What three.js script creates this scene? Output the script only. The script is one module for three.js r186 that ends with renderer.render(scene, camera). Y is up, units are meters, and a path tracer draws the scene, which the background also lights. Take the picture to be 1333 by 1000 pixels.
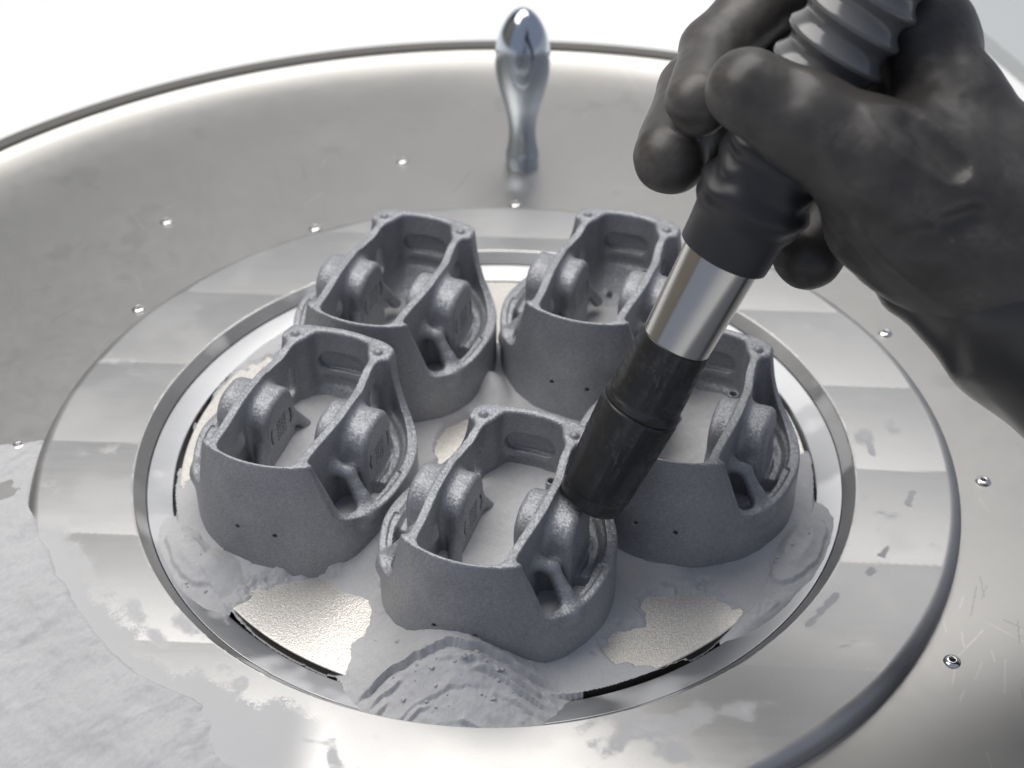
import * as THREE from 'three';
import { mergeGeometries } from 'three/addons/utils/BufferGeometryUtils.js';
import { RectAreaLightUniformsLib } from 'three/addons/lights/RectAreaLightUniformsLib.js';

// ---------------------------------------------------------------- camera, light, exposure
const scene = new THREE.Scene();
const camera = new THREE.PerspectiveCamera(25.91, 4 / 3, 0.05, 30);
camera.position.set(0.0079, 0.5010, 0.5860);
camera.lookAt(0.0079, 0, -0.0479);
camera.focus = 0.67; camera.userData.fStop = 10;
const renderer = new THREE.WebGLRenderer({ antialias: true });
renderer.toneMapping = THREE.LinearToneMapping;
renderer.toneMappingExposure = 1.22;
renderer.shadowMap.enabled = true;
scene.background = new THREE.Color().setRGB(0.21, 0.235, 0.30);

RectAreaLightUniformsLib.init();
const LAMPS = [{ x: -0.24, y: 1.15, z: -0.26, w: 1.85, h: 0.87, aim: [-0.2, 0, -0.20], I: 2.4 }];

// ---------------------------------------------------------------- helpers
const used = {};
function numbered(n) { used[n] = (used[n] || 0) + 1; return used[n] === 1 ? n : n + '_' + String(used[n] - 1).padStart(3, '0'); }
function rng(seed) { let s = seed >>> 0; return () => { s = (s + 0x6D2B79F5) | 0; let t = Math.imul(s ^ (s >>> 15), 1 | s); t = (t + Math.imul(t ^ (t >>> 7), 61 | t)) ^ t; return ((t ^ (t >>> 14)) >>> 0) / 4294967296; }; }
const clamp = (x, a, b) => x < a ? a : x > b ? b : x;
const sstep = (a, b, x) => { const t = clamp((x - a) / (b - a), 0, 1); return t * t * (3 - 2 * t); };
const mix = (a, b, t) => a + (b - a) * t;
const hyp = Math.hypot;
function hash3(i, j, k) { let h = Math.imul(i, 374761393) + Math.imul(j, 668265263) + Math.imul(k, 1274126177) | 0; h = Math.imul(h ^ (h >>> 13), 1274126177); return ((h ^ (h >>> 16)) >>> 0) / 4294967296; }
function noise2(x, y, s = 0) {
  const i = Math.floor(x), j = Math.floor(y); let u = x - i, v = y - j; u = u * u * (3 - 2 * u); v = v * v * (3 - 2 * v);
  const a = hash3(i, j, s), b = hash3(i + 1, j, s), c = hash3(i, j + 1, s), d = hash3(i + 1, j + 1, s);
  return (a + (b - a) * u) * (1 - v) + (c + (d - c) * u) * v;
}
function noise3(x, y, z, s = 0) { const k = Math.floor(z); let w = z - k; w = w * w * (3 - 2 * w); return noise2(x, y, s + k * 57) * (1 - w) + noise2(x, y, s + (k + 1) * 57) * w; }
function fbm(x, y, s = 0, oct = 4) { let a = 0.5, t = 0, n = 0; for (let o = 0; o < oct; o++) { t += a * noise2(x, y, s + o * 101); n += a; a *= 0.5; x = x * 2.03 + 7.1; y = y * 2.03 + 3.7; } return t / n; }
function tag(o, label, category, group, kind) {
  if (kind) o.userData.kind = kind;
  if (label) o.userData.label = label;
  if (category) o.userData.category = category;
  if (group) o.userData.group = group;
  return o;
}
function mesh(name, geo, mat, parent) { const m = new THREE.Mesh(geo, mat); m.name = numbered(name); m.castShadow = m.receiveShadow = true; (parent || scene).add(m); return m; }
function part(name, geo, mat, parent) { const m = new THREE.Mesh(geo, mat); m.name = name; m.castShadow = m.receiveShadow = true; parent.add(m); return m; }
function base(name, pos = [0, 0, 0], turn = 0) { const o = new THREE.Group(); o.name = numbered(name); o.position.set(...pos); o.rotation.y = turn; scene.add(o); return o; }
function dataTex(n, fn, srgb, aspect = 1) {
  const w = n, h = Math.round(n * aspect), d = new Uint8Array(w * h * 4), c = [0, 0, 0];
  for (let j = 0; j < h; j++) for (let i = 0; i < w; i++) {
    fn((i + 0.5) / w, (j + 0.5) / h, c); const k = (j * w + i) * 4;
    d[k] = clamp(c[0], 0, 1) * 255; d[k + 1] = clamp(c[1], 0, 1) * 255; d[k + 2] = clamp(c[2], 0, 1) * 255; d[k + 3] = 255;
  }
  const t = new THREE.DataTexture(d, w, h); t.magFilter = t.minFilter = THREE.LinearFilter; t.wrapS = t.wrapT = THREE.RepeatWrapping;
  if (srgb) t.colorSpace = THREE.SRGBColorSpace; t.needsUpdate = true; return t;
}
// surface of revolution about y with a planar uv: profile = [[r, y], ...] in metres, from the axis outwards
function lathe(profile, seg = 192) { const g = new THREE.LatheGeometry(profile.map(p => new THREE.Vector2(p[0], p[1])), seg); return g; }
function planarUV(g, size) { const p = g.attributes.position, uv = new Float32Array(p.count * 2); for (let i = 0; i < p.count; i++) { uv[2 * i] = p.getX(i) / size + 0.5; uv[2 * i + 1] = 0.5 - p.getZ(i) / size; } g.setAttribute('uv', new THREE.BufferAttribute(uv, 2)); return g; }

// Meshes the zero level of a distance field (surface nets). Units in and out are millimetres; classes split the surface into parts.
function fieldMesh(fn, lo, hi, cell, opt = {}) {
  const nx = Math.ceil((hi[0] - lo[0]) / cell) + 1, ny = Math.ceil((hi[1] - lo[1]) / cell) + 1, nz = Math.ceil((hi[2] - lo[2]) / cell) + 1;
  const D = new Float32Array(nx * ny * nz), at = (i, j, k) => (k * ny + j) * nx + i, S = 4;
  // coarse look first: blocks far from the surface are skipped
  const bx = Math.ceil(nx / S), by = Math.ceil(ny / S), bz = Math.ceil(nz / S), reach = S * cell * 1.1 + cell * 2;
  for (let c = 0; c < bz; c++) for (let b = 0; b < by; b++) for (let a = 0; a < bx; a++) {
    const d0 = fn(lo[0] + (a * S + 1.5) * cell, lo[1] + (b * S + 1.5) * cell, lo[2] + (c * S + 1.5) * cell), far = Math.abs(d0) > reach * (opt.slack || 1.5);
    for (let k = c * S; k < Math.min(nz, c * S + S); k++) for (let j = b * S; j < Math.min(ny, b * S + S); j++) for (let i = a * S; i < Math.min(nx, a * S + S); i++)
      D[at(i, j, k)] = far ? d0 : fn(lo[0] + i * cell, lo[1] + j * cell, lo[2] + k * cell);
  }
  const V = new Int32Array(nx * ny * nz).fill(-1), P = [], N = [];
  for (let k = 0; k < nz - 1; k++) for (let j = 0; j < ny - 1; j++) for (let i = 0; i < nx - 1; i++) {
    let n = 0, sx = 0, sy = 0, sz = 0; const o = at(i, j, k);
    const d = [D[o], D[o + 1], D[o + nx], D[o + nx + 1], D[o + nx * ny], D[o + nx * ny + 1], D[o + nx * ny + nx], D[o + nx * ny + nx + 1]];
    let m = 0; for (let q = 0; q < 8; q++) if (d[q] < 0) m++;
    if (m === 0 || m === 8) continue;
    for (let q = 0; q < 8; q++) for (let ax = 0; ax < 3; ax++) {
      const r = q | (1 << ax); if (r === q || (d[q] < 0) === (d[r] < 0)) continue;
      const t = d[q] / (d[q] - d[r]);
      sx += (q & 1) + (ax === 0 ? t : 0); sy += ((q >> 1) & 1) + (ax === 1 ? t : 0); sz += ((q >> 2) & 1) + (ax === 2 ? t : 0); n++;
    }
    sx /= n; sy /= n; sz /= n;
    const gx = mix(mix(d[1] - d[0], d[3] - d[2], sy), mix(d[5] - d[4], d[7] - d[6], sy), sz), gy = mix(mix(d[2] - d[0], d[3] - d[1], sx), mix(d[6] - d[4], d[7] - d[5], sx), sz), gz = mix(mix(d[4] - d[0], d[5] - d[1], sx), mix(d[6] - d[2], d[7] - d[3], sx), sy), l = hyp(gx, gy, gz) || 1;
    V[o] = P.length / 3; P.push(lo[0] + (i + sx) * cell, lo[1] + (j + sy) * cell, lo[2] + (k + sz) * cell); N.push(gx / l, gy / l, gz / l);
  }
  const classes = {};
  const quad = (a, b, c, d, flip) => {
    if (a < 0 || b < 0 || c < 0 || d < 0) return;
    const key = opt.classify ? opt.classify((P[3 * a] + P[3 * c]) / 2, (P[3 * a + 1] + P[3 * c + 1]) / 2, (P[3 * a + 2] + P[3 * c + 2]) / 2) : 'all';
    if (key === null) return;
    const T = classes[key] || (classes[key] = []);
    if (flip) T.push(a, d, c, a, c, b); else T.push(a, b, c, a, c, d);
  };
  for (let k = 1; k < nz - 1; k++) for (let j = 1; j < ny - 1; j++) for (let i = 1; i < nx - 1; i++) {
    const o = at(i, j, k), s = D[o] < 0;
    if (s !== (D[o + 1] < 0)) quad(V[at(i, j - 1, k - 1)], V[at(i, j, k - 1)], V[at(i, j, k)], V[at(i, j - 1, k)], !s);
    if (s !== (D[o + nx] < 0)) quad(V[at(i - 1, j, k - 1)], V[at(i - 1, j, k)], V[at(i, j, k)], V[at(i, j, k - 1)], !s);
    if (s !== (D[o + nx * ny] < 0)) quad(V[at(i - 1, j - 1, k)], V[at(i, j - 1, k)], V[at(i, j, k)], V[at(i - 1, j, k)], !s);
  }
  if (opt.touch) opt.touch(P, N);
  const out = {};
  for (const key in classes) {
    const T = classes[key], map = new Map(), p = [], n = [], c = [], idx = new Uint32Array(T.length);
    for (let q = 0; q < T.length; q++) {
      let v = map.get(T[q]);
      if (v === undefined) { v = p.length / 3; map.set(T[q], v); const b = 3 * T[q]; p.push(P[b] * 1e-3, P[b + 1] * 1e-3, P[b + 2] * 1e-3); n.push(N[b], N[b + 1], N[b + 2]); if (opt.colour) c.push(...opt.colour(P[b], P[b + 1], P[b + 2], N[b + 1], T[q])); }
      idx[q] = v;
    }
    const g = new THREE.BufferGeometry();
    g.setAttribute('position', new THREE.Float32BufferAttribute(p, 3)); g.setAttribute('normal', new THREE.Float32BufferAttribute(n, 3));
    if (opt.colour) g.setAttribute('color', new THREE.Float32BufferAttribute(c, 3));
    g.setIndex(new THREE.BufferAttribute(idx, 1)); out[key] = g;
  }
  return out;
}
// distance helpers (mm)
const smin = (a, b, k) => { const h = Math.max(k - Math.abs(a - b), 0) / k; return Math.min(a, b) - h * h * k * 0.25; };
const smax = (a, b, k) => -smin(-a, -b, k);
const box2 = (x, y, hx, hy, r) => { const qx = Math.abs(x) - hx + r, qy = Math.abs(y) - hy + r; return hyp(Math.max(qx, 0), Math.max(qy, 0)) + Math.min(Math.max(qx, qy), 0) - r; };
const ext = (d, w, r) => { const a = d + r, b = w + r; return Math.min(Math.max(a, b), 0) + hyp(Math.max(a, 0), Math.max(b, 0)) - r; };
function cone(px, py, pz, a, b, ra, rb) {
  const bx = b[0] - a[0], by = b[1] - a[1], bz = b[2] - a[2], x = px - a[0], y = py - a[1], z = pz - a[2];
  const t = clamp((x * bx + y * by + z * bz) / (bx * bx + by * by + bz * bz), 0, 1);
  return hyp(x - bx * t, y - by * t, z - bz * t) - (ra + (rb - ra) * t);
}

// ---------------------------------------------------------------- heights of the setting (millimetres, plan x to the right, y away from the camera)
const R_FLOOR = 144.6, R_GAP = 147.4, R_RING = 159.7, R_HOLE = 165, R_PLATE = 205.5, R_EDGE = 211.5, Z_FLOOR = -7, Z_DISC = -9;
const TILT = Math.tan(-3.1 * Math.PI / 180), PITCH = 61;
function passHeight(x, y) {            // the plate was milled in parallel passes, each very slightly crowned
  const t = ((y - x * TILT + 65.5 + 100 * PITCH) / PITCH) % 1; const u = t * 2 - 1;      // -1 near edge, +1 far edge
  return -0.95 * u * u;
}
function baseZ(r) {
  if (r < R_FLOOR) return Z_FLOOR; if (r < R_GAP) return -16;
  if (r < R_RING) return mix(-8, -5.9, (r - R_GAP) / (R_RING - R_GAP));
  if (r < R_HOLE) return mix(-5.9, 0, (r - R_RING) / (R_HOLE - R_RING));
  if (r < R_PLATE) return 0;
  if (r < R_EDGE) { const q = (r - R_PLATE) / 6; return -6 + 6 * Math.sqrt(Math.max(0, 1 - q * q)) ; }
  return Z_DISC;
}
const PISTONS = [[2, -85], [-83, -28], [-49, 69], [51.5, 70.5], [85, -26]];

// ---------------------------------------------------------------- materials
const std = (o) => new THREE.MeshStandardMaterial(o);
const phys = (o) => new THREE.MeshPhysicalMaterial(o);
const rgb = (r, g, b) => new THREE.Color().setRGB(r, g, b);
const pistonMat = std({ color: rgb(1, 1, 1), vertexColors: true, metalness: 0.5, roughness: 0.54 });
const powderMat = std({ color: rgb(1, 1, 1), vertexColors: true, metalness: 0.0, roughness: 0.95 });

const dustBlobs = [
  // plan position and radii of the dust patches on the milled plate: x, y, rx, ry, turn
  [60, -163, 24, 9, 0.1], [88, -157, 14, 6, 0.2], [72, -178, 18, 6, -0.4], [46, -172, 10, 8, 0.5],
  [-106, -134, 8, 5, -0.7], [-99, -141, 5, 4, -0.5], [-106, -150, 9, 4, -0.4], [-90, -161, 5, 3, -0.3], [-88, -167, 9, 3, -0.3], [-70, -171, 14, 2.6, -0.2],
  [-136, -118, 7, 3, -0.8], [-60, -178, 4, 9, 0.2], [-124, -112, 12, 4, -0.7], [-150, -100, 9, 4, -1], [172, 9, 5, 9, 0], [186, 20, 6, 8, 0], [-112, -100, 3, 14, 0.5], [-192, -58, 9, 16, 0.2], [-180, -90, 9, 18, 0.45], [-157, -127, 9, 22, 0.7], [-139, -148, 8, 16, 0.7], [-120, -168, 9, 16, 0.8], [-104, -184, 14, 9, 0.2]
];
const bankEdge = (y, e) => 201 + 16 * e - 22 * sstep(-120, -180, y) - 5 * sstep(-60, -90, y);
function dustAt(x, y) {
  let m = 0;
  for (const [cx, cy, rx, ry, a] of dustBlobs) {
    const dx = x - cx, dy = y - cy, c = Math.cos(a), s = Math.sin(a), u = (dx * c + dy * s) / rx, v = (-dx * s + dy * c) / ry, d = u * u + v * v;
    if (d < 5) m = Math.max(m, 1.25 - Math.sqrt(d) * 0.8);
  }
  return m;
}
const marks = [[[170, -65], [167, -69]], [[161, -78], [159, -82]], [[143, -94], [137, -102], [129, -111]], [[173, 10], [174, -4]], [[187, -30], [184, -38]]];
function segD(x, y, a, b) { const bx = b[0] - a[0], by = b[1] - a[1], t = clamp(((x - a[0]) * bx + (y - a[1]) * by) / (bx * bx + by * by), 0, 1); return hyp(x - a[0] - bx * t, y - a[1] - by * t); }
const PS = 0.44;
const plateFn = (u, v, out) => {
  const x = (u - 0.5) * PS * 1000, y = (v - 0.5) * PS * 1000, n = fbm(x * 0.09, y * 0.09, 3, 5);
  const q = dustAt(x, y) * 0.62 + (n - 0.5) * 1.5 + 0.10 * (fbm(x * 0.5, y * 0.5, 14, 3) - 0.5) + 0.16 * (hash3(Math.floor(x * 4.5), Math.floor(y * 4.5), 16) - 0.5); let d = 0.55 * sstep(0.34, 0.68, q) + 0.45 * sstep(0.6, 0.95, q); d *= 0.7 + 0.6 * fbm(x * 0.07 - y * 0.05, x * 0.35 + y * 0.5, 27, 3);
  if (x < -50 && y < -20) {                       // crumbs and scuffed powder along the foot of the bank
    const e = fbm(x * 0.03, y * 0.03, 17, 5) - 0.5, t = (bankEdge(y, e) - hyp(x, y)) / 13 + 1.5 * (fbm(x * 0.12, y * 0.12, 28, 4) - 0.5) + 0.7 * (hash3(Math.floor(x * 4.5), Math.floor(y * 4.5), 29) - 0.5);
    d = Math.max(d, 0.85 * sstep(0.9, 0.45, t) * sstep(-40, -62, y) * sstep(-62, -86, x + 10 * e));
  }
  for (const l of marks) for (let i = 0; i + 1 < l.length; i++) d = Math.max(d, 0.8 * sstep(1.8, 0.6, segD(x, y, l[i], l[i + 1]) + (fbm(x * 0.4, y * 0.4, 9, 2) - 0.5) * 3));
  const r = hyp(x, y); if (r < 164) d = Math.max(d, sstep(0.5, 0.62, fbm(x * 0.02, y * 0.02, 31, 4) + 0.2 * sstep(-50, -100, y) * sstep(10, -40, x) - 0.1) * 0.75);
  const film = 0.10 * sstep(0.45, 0.75, fbm(x * 0.03, y * 0.03, 21, 3));
  out[0] = Math.max(d, film); out[1] = 0.5 + 0.5 * (fbm(x * 0.06, y * 2.6, 5, 2) - 0.5); out[2] = noise2(x * 3, y * 3, 8);
  return out;
};
const plateMap = dataTex(2048, (u, v, c) => { plateFn(u, v, c); const d = c[0], k = 0.46 + 0.05 * (c[1] - 0.5) + 0.03 * (c[2] - 0.5); c[0] = mix(k, 0.50, d); c[1] = mix(k * 0.99, 0.50, d); c[2] = mix(k * 0.975, 0.505, d); });
const plateORM = dataTex(1024, (u, v, c) => { plateFn(u, v, c); const d = c[0], s = c[1]; c[0] = 1; c[1] = mix(0.44 + 0.12 * (s - 0.5), 0.9, d); c[2] = 1 - 0.95 * d; });
const plateMat = std({ color: rgb(1, 1, 1), map: plateMap, roughnessMap: plateORM, metalnessMap: plateORM, metalness: 1, roughness: 1 });
const ringMat = std({ color: rgb(0.50, 0.505, 0.515), roughnessMap: plateORM, metalnessMap: plateORM, metalness: 1, roughness: 0.75 });

// stainless disc: scuffs, scratches
const DS = 0.90, sc = rng(77), scratches = [];
for (let i = 0; i < 70; i++) { const a = sc() * 6.28, r = 215 + sc() * 160, x = r * Math.cos(a), y = r * Math.sin(a), t = sc() * 6.28, l = 4 + sc() * 22; scratches.push([[x, y], [x + l * Math.cos(t), y + l * Math.sin(t)], sc()]); }
for (let i = 0; i < 34; i++) { const x = 185 + sc() * 70, y = -80 - sc() * 110, t = 1.1 + sc() * 0.5, l = 5 + sc() * 14; if (hyp(x, y) > 214) scratches.push([[x, y], [x + l * Math.cos(t), y + l * Math.sin(t)], sc()]); }
const DN = 1600, scr = new Float32Array(DN * DN);
for (const [a, b, w] of scratches) { const n = Math.ceil(hyp(b[0] - a[0], b[1] - a[1]) / 0.4); for (let i = 0; i <= n; i++) { const x = mix(a[0], b[0], i / n) + Math.sin(i * 0.05 + w * 9) * 0.5, y = mix(a[1], b[1], i / n), px = Math.floor((x / 900 + 0.5) * DN), py = Math.floor((y / 900 + 0.5) * DN); if (px > 0 && py > 0 && px < DN && py < DN) scr[py * DN + px] = Math.max(scr[py * DN + px], 0.5 + 0.5 * w); } }
const discSample = (u, v) => scr[Math.min(DN - 1, Math.floor(v * DN)) * DN + Math.min(DN - 1, Math.floor(u * DN))];
const discMap = dataTex(DN, (u, v, c) => { const x = (u - 0.5) * 900, y = (v - 0.5) * 900, n = fbm(x * 0.02, y * 0.02, 41, 5), s = discSample(u, v), k = 0.47 + 0.04 * (n - 0.5) - 0.04 * sstep(0.62, 0.74, fbm(x * 0.05, y * 0.05, 53, 5)) * sstep(0.55, 0.65, n) + (s > 0.82 ? -0.11 : 0.13) * s; c[0] = k * 1.0; c[1] = k * 0.975; c[2] = k * 0.93; });
const discORM = dataTex(1024, (u, v, c) => { const x = (u - 0.5) * 900, y = (v - 0.5) * 900, n = fbm(x * 0.02, y * 0.02, 61, 4), f = fbm(x * 0.3, y * 0.3, 63, 3); c[0] = 1; c[1] = 0.40 + 0.06 * (n - 0.5) + 0.05 * (f - 0.5); c[2] = 1; });
const discMat = std({ map: discMap, roughnessMap: discORM, metalness: 1, roughness: 1 });

// build floor: sandblasted, laser-scanned rows
const FS = 0.30;
const floorMap = dataTex(2048, (u, v, c) => { const x = (u - 0.5) * 300, y = (v - 0.5) * 300, g = hash3(Math.floor(x * 2.6), Math.floor(y * 2.6), 5), row = 0.5 + 0.5 * Math.sin(y * 6.283 / 1.9 + 2 * fbm(x * 0.1, y * 0.1, 6, 2)), big = fbm(x * 0.04, y * 0.04, 15, 3), k = 0.74 + 0.26 * (g - 0.5) + 0.05 * (row - 0.5) * sstep(0.4, 0.6, big) + 0.12 * (fbm(x * 0.06, y * 0.06, 18, 4) - 0.5); c[0] = k; c[1] = k * 0.96; c[2] = k * 0.89; });
const floorBump = dataTex(2048, (u, v, c) => { const x = (u - 0.5) * 300, y = (v - 0.5) * 300; c[0] = c[1] = c[2] = 0.5 * noise2(x * 1.9, y * 1.5, 71) + 0.45 * noise2(x * 3.6, y * 3.1, 72) + 0.07 * sstep(0.45, 0.6, fbm(x * 0.03, y * 0.03, 73, 3)) * (0.5 + 0.5 * Math.sin(y * 6.283 / 1.9)); });
const floorMat = std({ map: floorMap, bumpMap: floorBump, bumpScale: 0.00014, metalness: 0.6, roughness: 0.40 });

const steel = std({ color: rgb(0.72, 0.71, 0.69), metalness: 1, roughness: 0.18 });
const darkEdge = std({ color: rgb(0.16, 0.155, 0.145), metalness: 0.6, roughness: 0.6 });
const chrome = std({ color: rgb(0.55, 0.60, 0.66), metalness: 1, roughness: 0.16 });
const tubeSteel = std({ color: rgb(0.60, 0.585, 0.55), metalness: 1, roughness: 0.17 });
const whitePaint = std({ color: rgb(0.80, 0.805, 0.805), roughness: 0.6 });
const greyPaint = std({ color: rgb(0.20, 0.18, 0.15), roughness: 0.6 });
const dark = std({ color: rgb(0.015, 0.015, 0.017), roughness: 0.6 });

// ---------------------------------------------------------------- surroundings: bench, back wall, luminaire
{
  const g = new THREE.BoxGeometry(5, 0.03, 4.2); g.translate(0, -0.035, -0.6);
  tag(mesh('work_surface', g, whitePaint), null, null, null, 'structure');
  const w = new THREE.BoxGeometry(5, 1.8, 0.04); w.translate(0, 0.88, -1.5);
  tag(mesh('back_wall', w, whitePaint), null, null, null, 'structure');
  const l = new THREE.BoxGeometry(0.04, 1.8, 2.6); l.translate(-1.5, 0.88, -0.7);
  tag(mesh('side_wall', l, greyPaint), null, null, null, 'structure');
}
{
  const g = mergeGeometries([[0.5, 0.012, 0.9, 0], [0.44, 0.016, 0.9, 0.03]].map(([w, h, l, x]) => { const b = new THREE.BoxGeometry(w, h, l); b.translate(x, h / 2, 0); return b; })); const o = mesh('cabinet_ledge', g, std({ color: rgb(0.46, 0.48, 0.48), roughness: 0.5 }));
  o.position.set(0.567, -0.0199, -0.50); o.rotation.y = 0.315; tag(o, null, null, null, 'structure');
}
for (const L of LAMPS) {
  const lamp = base('work_light', [L.x, L.y, L.z]); lamp.lookAt(new THREE.Vector3(...L.aim));
  tag(lamp, 'flat white work light hanging over the machined round plate', 'lamp');
  const hb = new THREE.BoxGeometry(L.w + 0.04, L.h + 0.04, 0.03); hb.translate(0, 0, -0.022); part('housing', hb, whitePaint, lamp);
  const pg = new THREE.PlaneGeometry(L.w, L.h); pg.translate(0, 0, 0.0);
  part('diffuser', pg, std({ color: rgb(0.8, 0.8, 0.8), emissive: rgb(1, 0.98, 0.95), emissiveIntensity: 1.0, roughness: 0.8 }), lamp);
  const light = new THREE.RectAreaLight(rgb(1, 0.972, 0.935), L.I, L.w, L.h); light.name = 'work_light_source';
  const n = new THREE.Vector3(...L.aim).sub(lamp.position).normalize();
  light.position.copy(lamp.position).addScaledVector(n, 0.01); light.lookAt(new THREE.Vector3(...L.aim)); scene.add(light);
}

// ---------------------------------------------------------------- round steel disc with raised rim, milled plate, ring, build floor
{
  const m = 1e-3;
  const disc = base('steel_disc'); tag(disc, null, null, null, 'structure');
  const face = lathe([[0.20, -0.0092], [0.21, -0.009], [0.26, -0.009], [0.32, -0.009], [0.345, -0.0089], [0.352, -0.0087], [0.360, -0.0082], [0.368, -0.0074], [0.376, -0.0061], [0.382, -0.0048], [0.388, -0.0030], [0.3925, -0.0012], [0.3955, 0.0006]], 256);
  part('disc_face', planarUV(face, DS), discMat, disc);
  const lip = lathe([[0.3955, 0.0006], [0.3957, 0.0030], [0.3965, 0.0038], [0.4025, 0.0040], [0.4035, 0.0036], [0.4040, 0.0026], [0.4040, -0.019]], 256);
  part('rim_edge', lip, darkEdge, disc);

  // milled plate: ring grid with the crowned passes as real relief
  const plate = base('milled_plate'); tag(plate, null, null, null, 'structure');
  const na = 900, rs = []; for (let r = R_RING; r < R_HOLE; r += 0.9) rs.push(r); for (let r = R_HOLE; r < R_PLATE; r += 0.75) rs.push(r);
  for (let q = 0; q <= 10; q++) rs.push(R_PLATE + 6 * Math.sin(q / 10 * Math.PI / 2)); 
  const P = [], N = [], I = [];
  const h = (x, y) => { const r = hyp(x, y); return r >= R_HOLE ? baseZ(r) + passHeight(x, y) * sstep(R_EDGE, R_PLATE - 1, r) : baseZ(r); };
  for (const r of [...rs, R_EDGE]) for (let i = 0; i < na; i++) {
    const a = i / na * 2 * Math.PI, x = r * Math.cos(a), y = r * Math.sin(a);
    let z = h(x, y), nr = 0, nz = 1, ny = 0;
    if (r < R_HOLE - 0.01) { const l = hyp(5.3, 5.9); nr = -5.9 / l; nz = 5.3 / l; }
    else if (r > R_PLATE) { const q = (r - R_PLATE) / 6; nr = q; nz = Math.sqrt(Math.max(0.0004, 1 - q * q)); }
    if (r >= R_HOLE) { ny = -(h(x, y + 0.2) - h(x, y - 0.2)) / 0.4; if (Math.abs(ny) > 0.1 || r > R_PLATE) ny = 0; }
    P.push(x * m, z * m, -y * m); const X = nr * Math.cos(a), Y = nr * Math.sin(a) + ny, l = hyp(X, Y, nz); N.push(X / l, nz / l, -Y / l);
  }
  for (let i = P.length / 3 - na; i < P.length / 3; i++) P[3 * i + 1] = -0.0095;
  const rows = rs.length + 1;
  for (let j = 0; j < rows - 1; j++) for (let i = 0; i < na; i++) { const a = j * na + i, b = j * na + (i + 1) % na, c = a + na, d = b + na; I.push(a, c, b, b, c, d); }
  const g = new THREE.BufferGeometry(); g.setAttribute('position', new THREE.Float32BufferAttribute(P, 3)); g.setAttribute('normal', new THREE.Float32BufferAttribute(N, 3)); g.setIndex(I);
  part('plate_face', planarUV(g, PS), plateMat, plate);

  const ring = base('seal_ring'); tag(ring, null, null, null, 'structure');
  const rg = lathe([[0.1474, -0.020], [0.1474, -0.0089], [0.1478, -0.0084], [0.1482, -0.0082], [0.1588, -0.0062], [0.1592, -0.0065], [0.1594, -0.0085], [0.1602, -0.0085], [0.1604, -0.0053]], 320);
  part('ring_face', planarUV(rg, PS), ringMat, ring);
  const gg = lathe([[0.12, -0.0205], [0.1512, -0.0205]], 128); part('ring_groove', gg, dark, ring);

  const floor = base('build_floor'); tag(floor, null, null, null, 'structure');
  const fg = lathe([[0, -0.007], [0.05, -0.007], [0.10, -0.007], [0.1441, -0.007], [0.1445, -0.0072], [0.1446, -0.0076]], 256); part('floor_face', planarUV(fg, FS), floorMat, floor);
  const fe = lathe([[0.1446, -0.0076], [0.1446, -0.021]], 256); part('floor_edge', fe, std({ color: rgb(0.12, 0.11, 0.10), metalness: 0.6, roughness: 0.5 }), floor);
}

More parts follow.
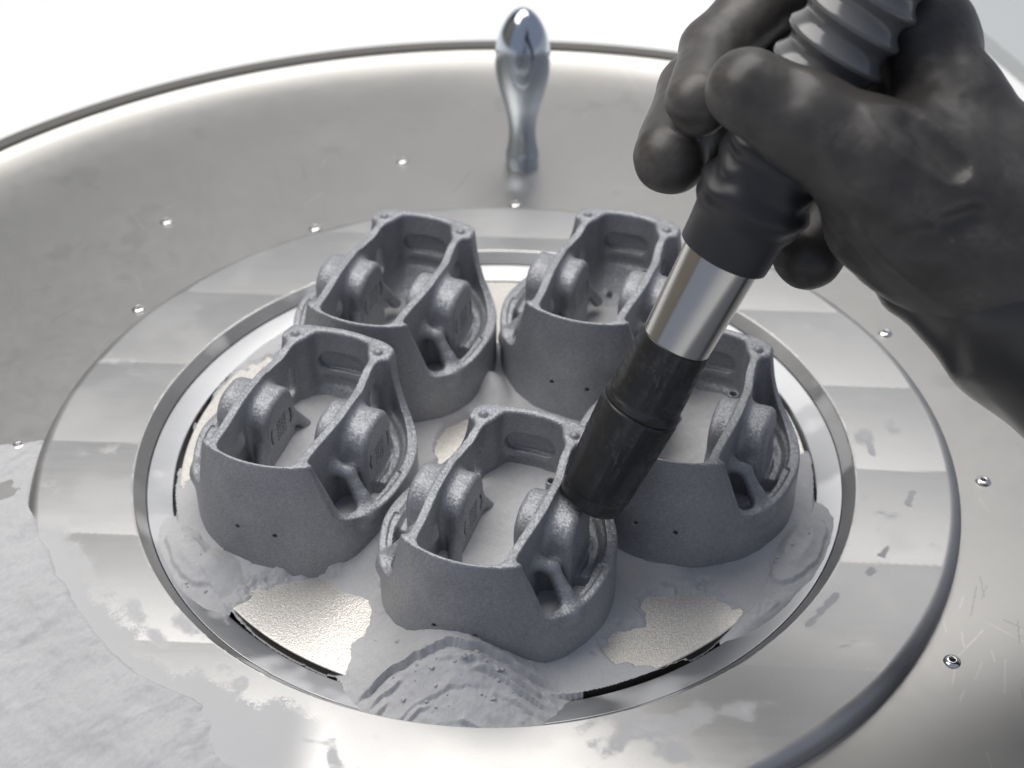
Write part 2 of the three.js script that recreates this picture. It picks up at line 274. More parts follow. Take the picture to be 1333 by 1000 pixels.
// ---------------------------------------------------------------- pistons
const H = 62, RIM = 31.5, RO = 49.4;
const wallX = (z) => 20.1 + 2.2 * sstep(-27, -7, z) * sstep(38, 6, z) - 0.5 * sstep(-26, -38, z);
function stairs(t) { const s = t * 3, i = Math.floor(s), f = s - i; return (i + sstep(0.25, 0.75, f)) / 3; }
function bossD(x, y, z) { const ax = Math.abs(x) - 23.3; return ext(box2(z + 0.5, y - 34, 13.6, 23, 11), Math.abs(ax) - 12.5, 3.0); }
function pistonField(x, y, z) {
  const r = hyp(x, z), ax = Math.abs(x);
  // crown: solid below the bowl
  const inner = ax < 21, rim = z > 0 ? 28.2 + 3.3 * sstep(24, 2, z) : RIM;
  const bowl = inner ? 11 + 24 * Math.pow(r / 46, 3) : mix(24 + 6.5 * stairs(clamp((r - 31) / 13.5, 0, 0.999)), 14, Math.max(sstep(31, 26, r), sstep(6, 10, z) * sstep(43.5, 41.5, r))) - (RIM - rim);
  let d = smax(r - RO, y - rim, 1.4);
  const cut = Math.max((bowl - y) * 0.75, r - (inner ? 46 : 45.8));
  d = smax(d, -cut, 1.2);
  // skirts
  const sk = Math.max(r - RO + (z > 0 ? 0.7 : 0) * sstep(40, 62, y), (z > 0 ? 46.1 + 0.9 * sstep(46, 60, y) : 45.2) - r + (z > 0 ? -1.2 : 0) * sstep(30, 62, y) * 0);
  const hh = Math.max(0, H - y) / 30, fr = z < 0 ? 10 : 6.5, ft = clamp((rim + fr - y) / fr, 0, 0.98), side = (ax - 24.6 - 7.5 * hh - (z < 0 ? 5 : 0) * hh * hh * hh - (z < 0 ? 9 : 6) * (1 - Math.sqrt(1 - ft * ft))) * 0.85;
  d = smin(d, Math.max(smax(sk, side, 1.0), 10 - y), 3.0);
  // keep the rim fillet from leaving the cylinder
  d = Math.max(d, r - RO);
  // side walls
  const w = ext(Math.abs(ax - wallX(z)) - 1.95, r - 46.5, 0.5);
  let wl = Math.max(w, 8 - y, y - H + 1.6 * sstep(-30, -20, z) * sstep(-4, -14, z));
  d = smin(d, wl, z < -20 ? 4.5 + 4.5 * sstep(-20, -32, z) : 4.5);
  // corner pads at the rear, bumps on them
  d = smin(d, Math.max(hyp(ax - 19.8, z + 39.5) - 3.6, 26 - y), 6);
  // bosses
  d = smin(d, bossD(x, y, z), 4.0);
  // window in the side wall behind the boss
  d = smax(d, -ext(box2(z + 26.5, y - 43, 4.2, 8, 4), Math.abs(ax - 22) - 5.5, 1), 1.2);
  // stiffening struts from wall to rim, fins behind and before the boss
  let st = cone(ax, y, z, [20.5, 45, 21], [29.5, 40, 17.5], 2.9, 2.9); st = smin(st, cone(ax, y, z, [29.5, 40, 17.5], [36, 30, 20], 2.9, 3.2), 2); st = smin(st, cone(ax, y, z, [36, 30, 20], [40, 24, 24], 3.2, 4.2), 2);
  d = smin(d, st, 3.5);
  d = smin(d, cone(ax, y, z, [14, 37, 12], [12, 26, 18], 2.6, 3.2), 2.5);
  d = smin(d, cone(ax, y, z, [14, 42, -11], [9, 24, -21], 2.0, 3.0), 3);
  // flat top with a soft edge
  d = smax(d, y - H, z < 0 ? 2.0 : 1.2);
  // bumps
  d = smin(d, hyp(ax - 20.2, y - H, z + 37.5) - 2.0, 0.8);
  // slot pocket in the rear skirt, oval relief
  const sl = Math.max(box2(x + 1.5, y - 45, 11, 5, 4.8), Math.abs(r - 46.3) - 1.5); if (z < 0) d = smax(d, -sl, 0.8);
  if (z < 0) d = smin(d, Math.max(hyp(Math.max(Math.abs(x + 1.5) - 9, 0), y - 37.6, r - 46.6) - 1.2, 0), 1.6);
  // oil pipe behind the right boss
  const pr = hyp(x - 12, z + 33.5); d = Math.min(d, Math.max(Math.abs(pr - 2.2) - 0.5, y - 38.5, 14 - y));
  // through holes
  d = Math.max(d, 1.0 - hyp(x + 9, y - 24, z > 0 ? (Math.abs(r - 49) < 2 ? 0 : 9) : 9), 1.0 - hyp(x - 8.5, y - 24, z > 0 ? (Math.abs(r - 49) < 2 ? 0 : 9) : 9));
  d = Math.max(d, Math.max(1.5 - hyp(x + 6, z + 33), 0) > 0 && y > 18 && y < 40 ? 1.5 - hyp(x + 6, z + 33) : -99);
  // relief pattern on the boss faces: two brackets and a grid of small sinks
  const f = Math.max(Math.abs(Math.abs(ax - 23.3) - 12.6) - 1.7, -99), by = y - 40, bz = z + 0.5, br = hyp(by, bz);
  if (f < 0 && br < 12) {
    const arc = Math.max(Math.abs(br - 9.2) - 0.55, Math.abs(by) - 4.2); d = Math.max(d, -arc);
    if (Math.abs(bz) < 4.4 && Math.abs(by) < 5.2) { const gz = ((bz + 44) % 2.2) - 1.1, gy = ((by + 52) % 2.0) - 1.0; d = Math.max(d, 0.72 - hyp(gz, gy)); }
  }
  return d;
}
function pistonClass(x, y, z) {
  const r = hyp(x, z), ax = Math.abs(x), s = x < 0 ? 'l' : 'r';
  if (y > H - 0.15 && hyp(ax - 20.2, z + 37.5) < 2.6) return 'bump' + s;
  if (hyp(x - 12, z + 33.5) < 3.0 && y > 20) return 'pipe';
  if (Math.abs(z + 0.5) < 14.2 && y > 16 && bossD(x, y, z) < 0.9 && Math.abs(ax - wallX(z)) > 2.1) return 'boss' + s;
  if (Math.abs(ax - wallX(z)) < 3.2 && r < 46 && y > 14) return 'wall' + s;
  if (ax > 23 && ax < 43 && z > 6 && z < 31 && r < 44.5 && y > 20) return 'strut' + s;
  if (y > RIM && r > 42 && z > 0) return 'front'; if (y > RIM && r > 42) return 'rear';
  return 'crown';
}
const pr1 = rng(5);
const pistonGeo = fieldMesh(pistonField, [-51, -1, -51], [51, 65.5, 51], 0.62, {
  classify: pistonClass, slack: 2.0,
  touch(P, N) {
    for (let i = 0; i < P.length; i += 3) {
      const up = sstep(0.1, 0.8, N[i + 1]), k = mix(0.14, 0.55, up), a = mix(0.03, 0.10, up);
      P[i + 1] += (pr1() - 0.5) * a * 2; P[i] += (pr1() - 0.5) * a; P[i + 2] += (pr1() - 0.5) * a;
      N[i] += (pr1() - 0.5) * k; N[i + 1] += (pr1() - 0.5) * k * 0.6; N[i + 2] += (pr1() - 0.5) * k; const l = hyp(N[i], N[i + 1], N[i + 2]); N[i] /= l; N[i + 1] /= l; N[i + 2] /= l;
    }
  },
  colour(x, y, z, ny, i) { const k = 0.325 + 0.10 * (hash3(i, 7, 3) - 0.5) + 0.05 * (noise3(x * 0.12, y * 0.12, z * 0.12, 4) - 0.5); return [k * 0.98, k * 1.0, k * 1.055]; }
});
const pistonNames = { crown: 'crown', front: 'front_skirt', rear: 'rear_skirt', walll: 'side_wall', wallr: 'side_wall', bossl: 'pin_boss', bossr: 'pin_boss', bumpl: 'locating_bump', bumpr: 'locating_bump', strutl: 'strut', strutr: 'strut', pipe: 'oil_pipe' };
const PG = 'printed engine pistons standing on the round build floor';
const pistonLabels = [
  'grey printed metal piston at the front with powder heaped against its skirt, nozzle over it',
  'grey printed metal piston standing leftmost on the floor, filled with powder',
  'blurred grey printed metal piston at the back left, nearly empty of powder',
  'grey printed metal piston at the back right, just left of the steel vacuum tube',
  'grey printed metal piston standing rightmost, half hidden behind the black nozzle'
];
let piston0;
PISTONS.forEach(([px, py], i) => {
  let o;
  if (!i) {
    o = piston0 = base('piston');
    for (const k of Object.keys(pistonNames)) if (pistonGeo[k]) part(pistonNames[k], pistonGeo[k], pistonMat, o);
  } else { o = piston0.clone(); o.name = numbered('piston'); scene.add(o); }
  o.position.set(px * 1e-3, Z_FLOOR * 1e-3, -py * 1e-3); o.rotation.y = -20 * Math.PI / 180;
  tag(o, pistonLabels[i], 'piston', PG);
});

// ---------------------------------------------------------------- powder
const CA = Math.cos(20 * Math.PI / 180), SA = Math.sin(20 * Math.PI / 180);
const local = (i, x, y) => { const dx = x - PISTONS[i][0], dy = y - PISTONS[i][1]; return [dx * CA - dy * SA, dx * SA + dy * CA]; };   // u along the pin, v to the rear
function blob(x, y, cx, cy, rx, ry, a = 0) { const dx = x - cx, dy = y - cy, c = Math.cos(a), s = Math.sin(a); return hyp((dx * c + dy * s) / rx, (-dx * s + dy * c) / ry); }
function terrace(z, step, x, y, s) { const t = z / step + 2.2 * (fbm(x * 0.05, y * 0.05, s, 3) - 0.5), i = Math.floor(t), f = t - i; return (i + sstep(0.62, 0.98, f) - t) * step; }
function powderZ(x, y) {
  const r = hyp(x, y), n1 = fbm(x * 0.045, y * 0.045, 11, 4) - 0.5, n2 = fbm(x * 0.22, y * 0.22, 12, 4) - 0.5, n3 = noise2(x * 1.3, y * 1.3, 13) - 0.5;
  let z = -30;
  if (r < R_FLOOR + 2) {
    let h = 1.9 + 1.3 * n1 + 0.22 * n2, dm = 99;
    for (let i = 0; i < 5; i++) { const d = hyp(x - PISTONS[i][0], y - PISTONS[i][1]) - RO; dm = Math.min(dm, d); if (d > -6) h += 3.4 * Math.exp(-Math.max(d, 0) / 5.5) * (0.6 + 1.0 * (n1 + 0.4)); }
    // bare patches swept clean by the nozzle
    const e = 0.55 * n2 + 0.7 * n1;
    let b = Math.min(blob(x, y, -76, -100, 27, 25, -0.75), blob(x, y, -62, -112, 17, 26, 0.5), blob(x, y, -64, -122, 15, 14, -0.6));
    b = Math.min(b, blob(x, y, 84, -104, 23, 18, -0.2), blob(x, y, 64, -116, 18, 11, 0.2));
    b = Math.min(b, blob(x, y, -19, 11, 7, 17, -0.3));
    b = Math.min(b, blob(x, y, 0, 118, 38, 34), blob(x, y, -112, 40, 22, 64, -0.75), blob(x, y, 118, 58, 20, 56, 0.55));
    h -= 5.5 * sstep(1.35, 0.80, b + e * 0.9);
    h -= 0.9 * sstep(R_FLOOR - 9, R_FLOOR + 1, r + 8 * n2);
    z = Z_FLOOR + h;
    // drifts caught between the pistons
    for (const [cx, cy, rx, ry, a, top] of [[-46, -60, 15, 21, -0.6, 15], [-37, -100, 9, 17, 0.5, 8], [-3, 47, 11, 17, 0.35, 13], [46, -48, 9, 14, 0.55, 6], [-62, 22, 14, 11, 0.4, 9], [-122, -60, 13, 18, 0.6, 4]]) { const q = blob(x, y, cx, cy, rx, ry, a); if (q < 2.2) z = smax(z, Z_FLOOR + (top + 2 + 3.5 * n1 + 0.8 * n2) * Math.exp(-q * q * 0.9) - 2 - 2 * sstep(1.2, 2.2, q), 2.5 * sstep(2.2, 1.5, q) + 0.01); }
    // left slope of the front-left piston
    z = Math.max(z, -3 + 3.5 * n1 + 0.5 * n2 - 0.55 * (blob(x, y, -120, -74, 1, 1) - 12));
  }
  // layered heap in front of the front piston
  {
    const cx = -12, cy = -131, q = hyp((x - cx) * (x < cx ? 0.9 : 1.0), (y - cy)); let m = 21 - 0.66 * q + 5.0 * n1 + 0.9 * n2; m = smin(m, 19.5, 6);
    if (m > -12) { const p = hyp((x + 10 + 6 * n1) * 0.58, y + 171) + 7 * (fbm(x * 0.04, y * 0.04, 119, 3) - 0.5); let q2 = 0;
      for (let k = 0; k < 8; k++) { const w = 4 + k * 4.3 + 2.6 * (hash3(k, 3, 7) - 0.5) + 4 * (fbm(x * 0.05, y * 0.05, 120 + k, 4) - 0.5) + 1.6 * (fbm(x * 0.3, y * 0.3, 140 + k, 2) - 0.5), a = (1.6 + 3.6 * hash3(k, 9, 4)) * sstep(0.42, 0.6, fbm(x * 0.04 + 5 * k, y * 0.04, 130 + k, 3)); q2 += a * (sstep(w - 0.32, w + 0.32, p) - sstep(w - 4, w + 5.5, p)); }
      m += q2 * sstep(42, 34, q); m += 0.8 * (fbm(x * 0.1 + p * 0.3, y * 0.1, 118, 3) - 0.5) + 0.7 * (fbm(x * 0.45, y * 0.45, 117, 3) - 0.5);
      if (r > R_HOLE - 1) m = Math.min(m, 0.4 - (r - R_HOLE) * 3); z = z < -20 ? m : smax(z, m, 5); }
  }
  for (const [cx, cy, rx, ry, a, top, s] of [[-129, -68, 9, 22, 0.52, 0.4, 95], [132, -62, 10, 26, -0.5, -0.4, 97], [114, -96, 6, 26, -0.85, -4.4, 98]]) {
    const q = blob(x, y, cx, cy, rx, ry, a); if (q < 1.6) { let m = top - 8 * Math.max(0, q - 0.45) + 3.0 * n1 + 1.2 * n2; const w = -4 + 4 * (fbm(x * 0.06, y * 0.06, s, 3) - 0.5); m += 1.8 * (sstep(w - 0.5, w + 0.5, m) - sstep(w - 3, w + 3, m)); if (r > R_RING - 2) m -= (r - R_RING + 2) * 1.6; z = Math.max(z, m); }
  }
  // bank of powder against the left of the plate
  if (r > 190 && x < -60) {
    const e = fbm(x * 0.03, y * 0.03, 17, 5) - 0.5;
    let m = Z_DISC + 10.6 + 8 * e + 0.9 * n2 - 0.16 * Math.max(0, r - 214) - 6 * sstep(-46, -22, y + 26 * e) - 3 * sstep(-80, -30, y);
    const su = x * 0.80 + y * 0.60, sv = -x * 0.60 + y * 0.80, rd = 1 - Math.abs(2 * fbm(su * 0.018 + 0.5 * e, sv * 0.055 + 0.8 * e, 19, 4) - 1), cr = 1 - Math.abs(2 * fbm(x * 0.05, y * 0.05, 22, 4) - 1);
    m += 2.6 * (rd - 0.75) + 1.3 * (cr - 0.8) + 1.0 * (fbm(su * 0.12, sv * 0.5, 25, 3) - 0.5) * sstep(0.4, 0.7, fbm(x * 0.02, y * 0.02, 26, 2));
    const inn = bankEdge(y, e); m -= 14 * sstep(inn + 7, inn - 9, r) + 12 * sstep(-112, -78, x + 26 * e + 0.35 * (y + 178));
    if (y > 14) m = -30; z = Math.max(z, m);
  }
  return z + 0.10 * n3 + 0.12 * n2;
}
const powderTone = (x, y) => { const k = 0.46 + 0.05 * (fbm(x * 0.08, y * 0.08, 23, 3) - 0.5) + 0.05 * (hash3(Math.round(x * 9), Math.round(y * 9), 2) - 0.5); return [k, k, k * 1.01]; };
function sheet(x0, x1, y0, y1, step, fz, keep, tone = powderTone) {
  const nx = Math.round((x1 - x0) / step), ny = Math.round((y1 - y0) / step), Z = new Float32Array((nx + 1) * (ny + 1)), id = new Int32Array((nx + 1) * (ny + 1)).fill(-1), K = new Uint8Array((nx + 1) * (ny + 1));
  for (let j = 0; j <= ny; j++) for (let i = 0; i <= nx; i++) { const x = x0 + i * step, y = y0 + j * step, k = j * (nx + 1) + i; Z[k] = fz(x, y); K[k] = keep(x, y, Z[k]) ? 1 : 0; }
  const P = [], N = [], C = [], I = [];
  const vert = (i, j) => {
    const k = j * (nx + 1) + i; if (id[k] >= 0) return id[k];
    const x = x0 + i * step, y = y0 + j * step, zx = Z[k + (i < nx ? 1 : 0)] - Z[k - (i > 0 ? 1 : 0)], zy = Z[k + (j < ny ? nx + 1 : 0)] - Z[k - (j > 0 ? nx + 1 : 0)];
    const gx = -zx / (2 * step), gy = -zy / (2 * step), l = hyp(gx, gy, 1);
    id[k] = P.length / 3; P.push(x * 1e-3, Z[k] * 1e-3, -y * 1e-3); N.push(gx / l, 1 / l, -gy / l); C.push(...tone(x, y)); return id[k];
  };
  for (let j = 0; j < ny; j++) for (let i = 0; i < nx; i++) {
    const k = j * (nx + 1) + i; if (!(K[k] || K[k + 1] || K[k + nx + 1] || K[k + nx + 2]) || Math.min(Z[k], Z[k + 1], Z[k + nx + 1], Z[k + nx + 2]) < -14) continue;
    const a = vert(i, j), b = vert(i + 1, j), c = vert(i + 1, j + 1), d = vert(i, j + 1); I.push(a, b, c, a, c, d);
  }
  const g = new THREE.BufferGeometry(); g.setAttribute('position', new THREE.Float32BufferAttribute(P, 3)); g.setAttribute('normal', new THREE.Float32BufferAttribute(N, 3)); g.setAttribute('color', new THREE.Float32BufferAttribute(C, 3)); g.setIndex(I); return g;
}
{
  const inPiston = (x, y) => { for (const [a, b] of PISTONS) if (hyp(x - a, y - b) < RO - 2.5) return true; return false; };
  const g = sheet(-166, 166, -168, 152, 0.52, powderZ, (x, y, z) => { const r = hyp(x, y); return z > baseZ(r) - 0.4 && z > -14 && r < 168 && !inPiston(x, y) && !(r > R_FLOOR + 0.5 && r < R_GAP && z < -9); });
  tag(mesh('metal_powder', g, powderMat), 'loose grey metal powder spread and heaped around the pistons on the floor', 'powder', null, 'stuff');
  const g2 = sheet(-330, -40, -300, 16, 0.9, powderZ, (x, y, z) => { const r = hyp(x, y); return r > 166 && z > baseZ(r) - 0.4; });
  tag(mesh('metal_powder', g2, powderMat), 'pale grey metal powder banked against the left edge of the milled plate', 'powder', null, 'stuff');
}
// crumbs of caked powder on the heap and on the drifts beside it
{
  const rc = rng(909), list = [], near = [[-14, -146, 28, 14, 70], [-128, -70, 12, 26, 20], [132, -64, 12, 28, 20], [0, -120, 70, 30, 50], [-60, -60, 60, 40, 40]];
  for (const [cx, cy, rx, ry, n] of near) for (let k = 0; k < n; k++) {
    const a = rc() * 6.28, q = Math.sqrt(rc()), x = cx + rx * q * Math.cos(a), y = cy + ry * q * Math.sin(a), r = hyp(x, y), z = powderZ(x, y), size = 0.2 + 0.9 * Math.pow(rc(), 5);
    if (z < baseZ(r) + 0.2 || r > R_HOLE || (r > R_FLOOR && r < R_GAP && z < -9) || PISTONS.some(p => hyp(x - p[0], y - p[1]) < RO + 0.5)) continue;
    const g = new THREE.IcosahedronGeometry(size * 1e-3, 1), p = g.attributes.position;
    for (let i = 0; i < p.count; i++) { const X = p.getX(i) * 1e3, Y = p.getY(i) * 1e3, Z = p.getZ(i) * 1e3, s = 0.45 + 1.1 * noise3(X / size * 1.6 + k, Y / size * 1.6, Z / size * 1.6, 7); p.setXYZ(i, X * s * 1e-3, Y * s * 0.7e-3, Z * s * 1e-3); }
    g.computeVertexNormals(); g.translate(x * 1e-3, (z + size * 0.25) * 1e-3, -y * 1e-3); list.push(g);
  }
  tag(mesh('powder_crumbs', mergeGeometries(list), std({ color: rgb(0.46, 0.46, 0.47), roughness: 0.95, flatShading: true })), 'tiny grey crumbs of caked powder scattered over the heap and drifts', 'powder', null, 'stuff');
}
// powder left inside the pistons
const fillLabels = ['smooth grey powder lying inside the front piston', 'grey powder lying inside the leftmost piston', 'small rest of powder at the bottom of the back left piston', 'small rest of powder at the bottom of the back right piston', 'grey powder lying inside the rightmost piston beside the nozzle'];
[[30, 22, 20], [25.5, 22, 24], [15, 19, 20], [15.5, 19, 19], [26.5, 21, 21]].forEach(([mid, right, left], i) => {
  const fz = (x, y) => {
    const [u, v] = local(i, x, y), r = hyp(u, v), n1 = fbm(x * 0.06, y * 0.06, 200 + i, 4) - 0.5, n2 = fbm(x * 0.3, y * 0.3, 210 + i, 3) - 0.5;
    let h = Math.abs(u) < 20.5 ? mid + (mid > 20 ? 0.07 * v : 0.02 * v) + 0.006 * u * u : (u > 0 ? right : left) + 0.10 * (r - 30) - 0.06 * v;
    if (i === 0 && u > 21 && v > 0) h += 5 * sstep(8, 30, v);
    return Z_FLOOR + h + 2.4 * n1 + 0.7 * n2 + 0.1 * (noise2(x * 1.7, y * 1.7, 9) - 0.5);
  };
  const [cx, cy] = PISTONS[i];
  const g = sheet(cx - 48, cx + 48, cy - 48, cy + 48, 0.8, fz, (x, y, z) => { const [u, v] = local(i, x, y); return hyp(u, v) < 46.8; });
  tag(mesh('metal_powder', g, powderMat), fillLabels[i], 'powder', null, 'stuff');
});

// ---------------------------------------------------------------- screws and handle
function makeScrew() {
  const o = base('screw');
  const head = lathe([[0.00095, 0.0007], [0.00125, 0.00135], [0.0017, 0.00148], [0.0026, 0.0012], [0.0034, 0.0006], [0.0037, -0.0002], [0.0037, -0.001]].map(p => p), 32);
  part('head', head, steel, o);
  const s = new THREE.CylinderGeometry(0.00125, 0.00095, 0.0012, 6, 1, true); s.translate(0, 0.0008, 0);
  part('hex_socket', s, std({ color: rgb(0.25, 0.25, 0.25), metalness: 1, roughness: 0.3, side: THREE.DoubleSide }), o);
  const b = new THREE.CircleGeometry(0.00125, 6); b.rotateX(-Math.PI / 2); b.translate(0, 0.0003, 0); part('socket_floor', b, dark, o);
  return o;
}
const screwSpots = [
  [-57, 272, 'small steel screw left of the chrome handle on the steel disc'], [-186, 206, 'small steel screw at the upper left, farther from the plate than its neighbours'],
  [-187, 122, 'small steel screw at the left, close beside the milled plate edge'], [-102, 199, 'small steel screw behind the back left piston near the milled plate'],
  [10, 224, 'small steel screw just in front of the chrome handle'], [-224, 12, 'steel screw at the far left edge of the picture above the powder bank'],
  [199, 101, 'steel screw right of the plate just below the glove sleeve'], [224, -13, 'domed steel screw at the right beside a shadow on the disc'], [187, -123, 'domed steel screw at the lower right below fine scratches']];
let screw0;
screwSpots.forEach(([x, y, label], i) => {
  let o; if (!i) o = screw0 = makeScrew(); else { o = screw0.clone(); o.name = numbered('screw'); scene.add(o); }
  o.position.set(x * 1e-3, -0.009, -y * 1e-3); o.rotation.y = i * 0.7; tag(o, label, 'screw', 'button head screws in the steel disc');
});
{
  const o = base('machine_handle', [0.014, -0.009, -0.270]); tag(o, 'polished chrome bulb handle standing on the disc behind the pistons', 'handle');
  const pts = []; const prof = [[9.6, 0], [9.8, 1.2], [9.8, 9], [9.2, 12], [8.2, 20], [7.9, 27], [8.4, 35], [10, 45], [12.5, 56], [14.8, 68], [15.8, 79], [15.4, 90], [13.4, 101], [10, 110], [6.2, 116], [2.5, 119], [0, 119.6]];
  const sp = new THREE.SplineCurve(prof.map(p => new THREE.Vector2(p[0] * 1e-3, p[1] * 0.83e-3)));
  for (let i = 0; i <= 90; i++) { const q = sp.getPoint(i / 90); pts.push(new THREE.Vector2(Math.max(0, q.x), q.y)); }
  part('grip', new THREE.LatheGeometry(pts, 64), chrome, o);
}

// ---------------------------------------------------------------- vacuum nozzle
const T0 = new THREE.Vector3(...[39.3, 47.6, 87.7]).multiplyScalar(1e-3), T1 = new THREE.Vector3(...[124.6, 235.3, 50.2]).multiplyScalar(1e-3);
const axis = T1.clone().sub(T0).normalize();
const rubber = std({ color: rgb(0.022, 0.022, 0.025), roughness: 0.42 });
const rn = dataTex(2048, (u, v, c) => { const a = fbm(u * 60 + 30 * v, v * 60, 301, 4), b = fbm(u * 220, v * 24, 302, 3), m = sstep(0.5, 0.85, a) * 0.5 * sstep(0.4, 0.7, fbm(u * 9, v * 6, 305, 3)) + sstep(0.62, 0.85, b) * 0.5, w = sstep(0.0, 0.12, v) ; const k = 0.012 + 0.13 * clamp(m, 0, 1) * fbm(u * 7, v * 5, 303, 2) + 0.02 * sstep(0.45, 0.75, fbm(u * 14 + 9, v * 5, 306, 4)) * (0.6 + 0.8 * hash3(Math.floor(u * 900), Math.floor(v * 700), 6)); c[0] = c[1] = k; c[2] = k * 1.05; });
const rr = dataTex(512, (u, v, c) => { const a = fbm(u * 26, v * 60, 301, 4); c[0] = 1; c[1] = 0.34 + 0.25 * sstep(0.4, 0.8, a); c[2] = 0; });
const nozzleRubber = std({ map: rn, roughnessMap: rr, roughness: 1, metalness: 0 });
const hoseMat = phys({ color: rgb(0.115, 0.115, 0.115), roughness: 0.2, clearcoat: 0.4, clearcoatRoughness: 0.15 });
{
  const o = base('vacuum_nozzle'); o.position.copy(T0); o.quaternion.setFromUnitVectors(new THREE.Vector3(0, 1, 0), axis);
  tag(o, 'black rubber vacuum nozzle with steel tube and ribbed hose, held over the front piston', 'vacuum nozzle');
  const L = (pts, seg = 96) => { const g = lathe(pts.map(p => [p[0] * 1e-3, p[1] * 1e-3]), seg); return g; };
  part('rubber_tip', L([[10.6, 14], [10.6, 0.6], [11.4, 0], [12.6, 0.1], [13.3, 0.9], [13.5, 2.2], [13.6, 6], [13.9, 7], [14.3, 7.4], [14.6, 14], [15.2, 26], [15.7, 34], [15.9, 40], [16.1, 45], [15.9, 46.2], [15.3, 46.8], [14.9, 46.8]]), nozzleRubber, o);
  part('rubber_collar', L([[14.9, 46.6], [15.7, 47.2], [15.9, 48.6], [15.6, 50], [15.1, 50.6], [15.0, 52], [14.9, 60], [14.6, 70], [14.35, 77.4], [13.9, 78], [13.2, 78]]), nozzleRubber, o);
  part('metal_tube', L([[13.6, 74], [13.75, 78], [14.5, 100], [15.3, 122]]), tubeSteel, o);
  // the cuff is soft: its profile is sampled finely and pressed into uneven rolls
  const cs = new THREE.SplineCurve([[15.4, 117.2], [16.6, 116.8], [17.3, 117.2], [17.6, 118.2], [17.9, 124], [18.5, 131], [19.2, 133.2], [20.6, 136], [21.3, 140], [21.2, 144], [20.0, 148], [19.6, 151], [20.2, 155], [20.6, 160], [20, 166], [19, 172], [18, 178]].map(p => new THREE.Vector2(p[0], p[1]))), cp = cs.getPoints(140).map(p => [p.x, p.y]);
  const cg = L(cp, 120), cq = cg.attributes.position;
  for (let i = 0; i < cq.count; i++) {
    const x = cq.getX(i), y = cq.getY(i) * 1e3, z = cq.getZ(i), a = Math.atan2(z, x), k = sstep(129, 137, y), r = hyp(x, z) * 1e3, w = Math.cos(a) * 2, v = Math.sin(a) * 2;
    const f = 1 + k * (1.7 * (noise3(w * 0.8, v * 0.8, y * 0.11, 501) - 0.5) + 1.3 * Math.sin(y * 0.62 + 2.4 * noise2(w, v, 502) + 1.2 * Math.sin(a)) * noise2(w + 5, v, 503) + 0.15) / r;
    cq.setX(i, x * f); cq.setZ(i, z * f);
  }
  cg.computeVertexNormals();
  part('rubber_cuff', cg, rubber, o);
  // ribbed hose: one helical rib
  const pitch = 11.4, L0 = 172, L1 = 300, P = [], I = [], na = 72, nl = Math.round((L1 - L0) / 0.35), uv = [];
  for (let j = 0; j <= nl; j++) for (let i = 0; i <= na; i++) {
    const l = L0 + (L1 - L0) * j / nl, a = i / na * Math.PI * 2, ph = ((l / pitch - i / na) % 1 + 1) % 1, t = Math.abs(ph - 0.5) * 2, rad = 16.6 + 3.8 * Math.pow(1 - Math.min(1, t / 0.92), 1.7) * (1 - 0.25 * sstep(0.12, 0, t)), b = Math.max(0, l - 185);
    P.push((rad * Math.cos(a) + 0.0006 * b * b) * 1e-3, l * 1e-3, rad * Math.sin(a) * 1e-3); uv.push(i / na, l / 40);
  }
  for (let j = 0; j < nl; j++) for (let i = 0; i < na; i++) { const a = j * (na + 1) + i; I.push(a, a + na + 1, a + 1, a + 1, a + na + 1, a + na + 2); }
  const g = new THREE.BufferGeometry(); g.setAttribute('position', new THREE.Float32BufferAttribute(P, 3)); g.setAttribute('uv', new THREE.Float32BufferAttribute(uv, 2)); g.setIndex(I); g.computeVertexNormals();
  part('ribbed_hose', g, hoseMat, o);
}

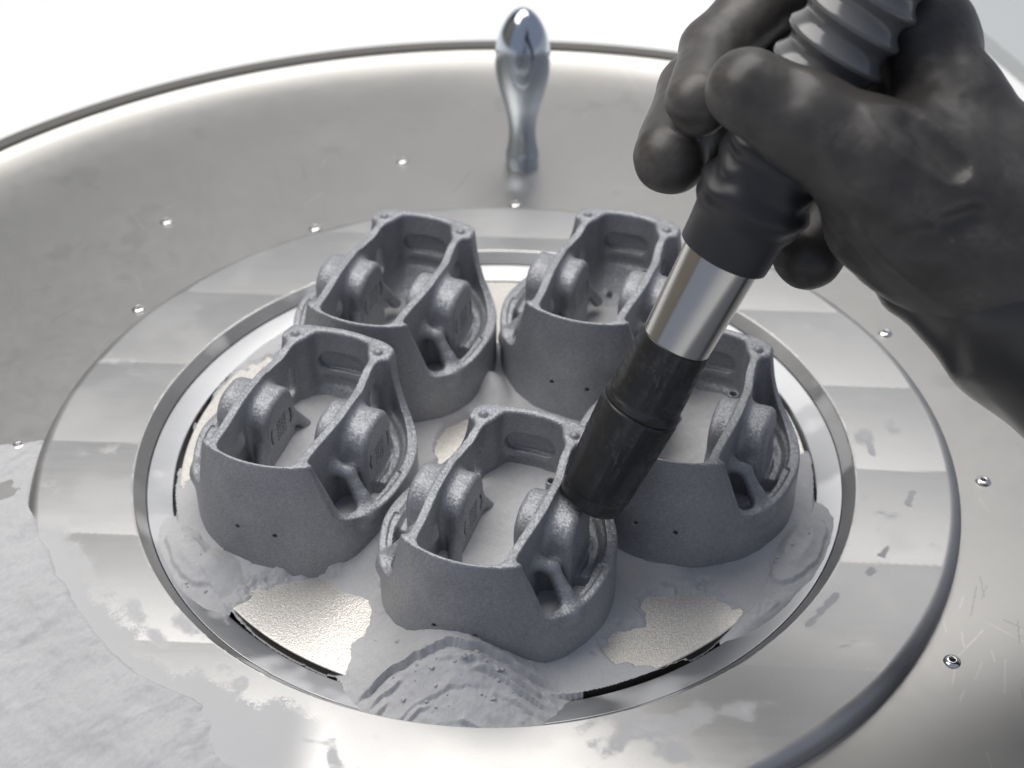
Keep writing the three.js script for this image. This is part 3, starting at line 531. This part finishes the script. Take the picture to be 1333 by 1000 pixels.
// ---------------------------------------------------------------- gloved hand
const gloveMat = std({ color: rgb(1, 1, 1), vertexColors: true, roughness: 0.42 });
{
  const chains = [
    // [points], [radii], blend
    [[[89.1, 225.1, 74.9], [109.0, 216.0, 80.8], [133.1, 204.2, 87.6], [155.5, 191.0, 85.3]], [15, 17, 22, 27]],                       // thumb and its base
    [[[75.9, 202.3, 41.9], [85.5, 204.3, 4.6], [108.4, 214.2, -22.3], [138.5, 233.5, -18.4], [155.1, 230.7, 34.8]], [12.4, 12.6, 14.6, 15, 17]],     // forefinger round the back of the hose
    [[[67.9, 176.6, 36.7], [80.5, 181.7, -5.6], [107.8, 193.7, -40.5], [144.6, 213.7, -41.0], [165.6, 212.7, 17.2]], [14.4, 14, 14, 15, 17]],   // middle finger
    [[[82.9, 169.3, 22.1], [95.5, 177.5, 0.4], [123.4, 192.2, -26.6]], [11.5, 12.5, 13]],                                          // next finger, deep behind
    [[[122.8, 138.9, 46.1], [134.0, 146.8, 31.0], [149.5, 164.8, 23.1], [167.0, 192.4, 33.2]], [14, 14, 15, 18]],                       // ring finger below the cuff
    [[[156.0, 227.3, 40.0], [163.8, 208.8, 57.2], [177.2, 185.2, 70.7], [192.9, 168.9, 75.9]], [13, 21, 29, 34]],                        // back of the hand
    [[[156.8, 188.3, 81.0], [179.4, 175.5, 81.0], [213.7, 149.1, 86.5]], [29, 34, 38]],                                             // wrist
    [[[137.4, 178.3, 86.4], [151.2, 173.9, 86.0], [167.6, 167.5, 84.7]], [18, 24, 30]],
    [[[150.5, 193.8, 35.9], [162.3, 218.7, 29.0]], [17, 17]],                                                                // web behind the hose
  ];
  const blend = [9, 5, 5, 4, 6, 12, 12, 12, 10];
  const creases = [[[104.2, 209.9, 111.1], [115.7, 213.8, 110.6], 6.0], [[119.0, 224.0, 107.6], [122.4, 208.1, 117.6], 3.4], [[136.8, 186.9, 117.8], [163.4, 197.2, 112.3], 4.0], [[141.8, 224.4, 95.8], [157.1, 213.4, 104.5], 3.0], [[79.0, 245.2, 93.4], [92.3, 245.3, 87.0], 0.5], [[64.6, 195.5, 47.3], [79.2, 198.2, 60.4], 2.0], [[103.1, 240.4, 85.7], [99.9, 233.4, 96.4], 2.6]];
  const WC = [138.1, 199.0, 100.6];
  const field = (x, y, z) => {
    let d = 1e3;
    chains.forEach(([p, r], c) => { let q = 1e3; for (let i = 0; i + 1 < p.length; i++) q = smin(q, cone(x, y, z, p[i], p[i + 1], r[i], r[i + 1]), 5); d = smin(d, q, blend[c]); });
    for (const [a, b, r] of creases) d = smax(d, -cone(x, y, z, a, b, r, r), 7);
    // soft wrinkles of the rubber
    d += 0.7 * (noise3(x * 0.09, y * 0.09, z * 0.09, 401) - 0.5) + 0.25 * (noise3(x * 0.3, y * 0.3, z * 0.3, 402) - 0.5);
    const wm = Math.exp(-Math.pow(hyp(x - WC[0], y - WC[1], z - WC[2]) / 34, 2)), wu = x * 0.75 - y * 0.66, wv = x * 0.66 + y * 0.75;
    d -= 1.7 * wm * (Math.pow(1 - Math.abs(2 * noise3(wu * 0.028 + 3, wv * 0.10, z * 0.05, 405) - 1), 3) - 0.3);
    return d;
  };
  let lo = [1e9, 1e9, 1e9], hi = [-1e9, -1e9, -1e9];
  for (const [p, r] of chains) p.forEach((q, i) => { for (let a = 0; a < 3; a++) { lo[a] = Math.min(lo[a], q[a] - r[i] - 6); hi[a] = Math.max(hi[a], q[a] + r[i] + 6); } });
  const tone = (x, y, z, ny, i) => { const n = noise3(x * 0.05, y * 0.05, z * 0.05, 411), f = noise3(x * 0.5, y * 0.5, z * 0.5, 412), k = 0.032 + 0.026 * n + 0.012 * (f - 0.5) + 0.016 * sstep(0.52, 0.78, noise3(x * 0.09, y * 0.09, z * 0.09, 413)) * (0.4 + 1.2 * hash3(i, 3, 8)); return [k * 1.1, k, k * 0.92]; };
  const geo = fieldMesh(field, lo, hi, 1.5, { slack: 2, colour: tone });
  const o = base('person'); tag(o, 'hand in a thick black rubber glove gripping the vacuum hose', 'person');
  part('glove', geo.all, gloveMat, o);
  // sleeve: wrinkled gauntlet of the glove
  const S0 = [131.8, 196.1, 69.8], S1 = [336.9, 29.8, 124.7];
  const sf = (x, y, z) => {
    const bx = S1[0] - S0[0], by = S1[1] - S0[1], bz = S1[2] - S0[2], ll = bx * bx + by * by + bz * bz, t = ((x - S0[0]) * bx + (y - S0[1]) * by + (z - S0[2]) * bz) / ll, L = Math.sqrt(ll) * t;
    const dx = x - S0[0] - bx * t, dy = y - S0[1] - by * t, dz = z - S0[2] - bz * t, a = Math.atan2(dy, dz), r = hyp(dx, dy, dz);
    const n = noise3(a * 1.6, L * 0.03, 3, 421) - 0.5, L2 = L - 34, fold = 2.4 * Math.pow(0.5 + 0.5 * Math.sin(L * (0.24 - 0.0008 * L) + 1.5 * Math.sin(a + 0.6) + 2.4 * n), 2) * sstep(0, 16, L2) * 1.0;
    const rad = 19 + 12.5 * sstep(0, 40, L) + 4.5 * sstep(30, 90, L) + 2 * sstep(90, 160, L) + fold * 1.1;
    return Math.max((r - rad) * 0.8, -L, L - 330);
  };
  const lo2 = [0, 1, 2].map(a => Math.min(S0[a], S1[a]) - 56), hi2 = [0, 1, 2].map(a => Math.max(S0[a], S1[a]) + 56);
  const g2 = fieldMesh(sf, lo2, hi2, 2.0, { slack: 2.5, colour: (x, y, z) => { const k = 0.026 + 0.014 * noise3(x * 0.06, y * 0.06, z * 0.06, 431); return [k * 1.03, k, k]; } });
  part('sleeve', g2.all, std({ color: rgb(1, 1, 1), vertexColors: true, roughness: 0.32 }), o);
}
renderer.render(scene, camera);
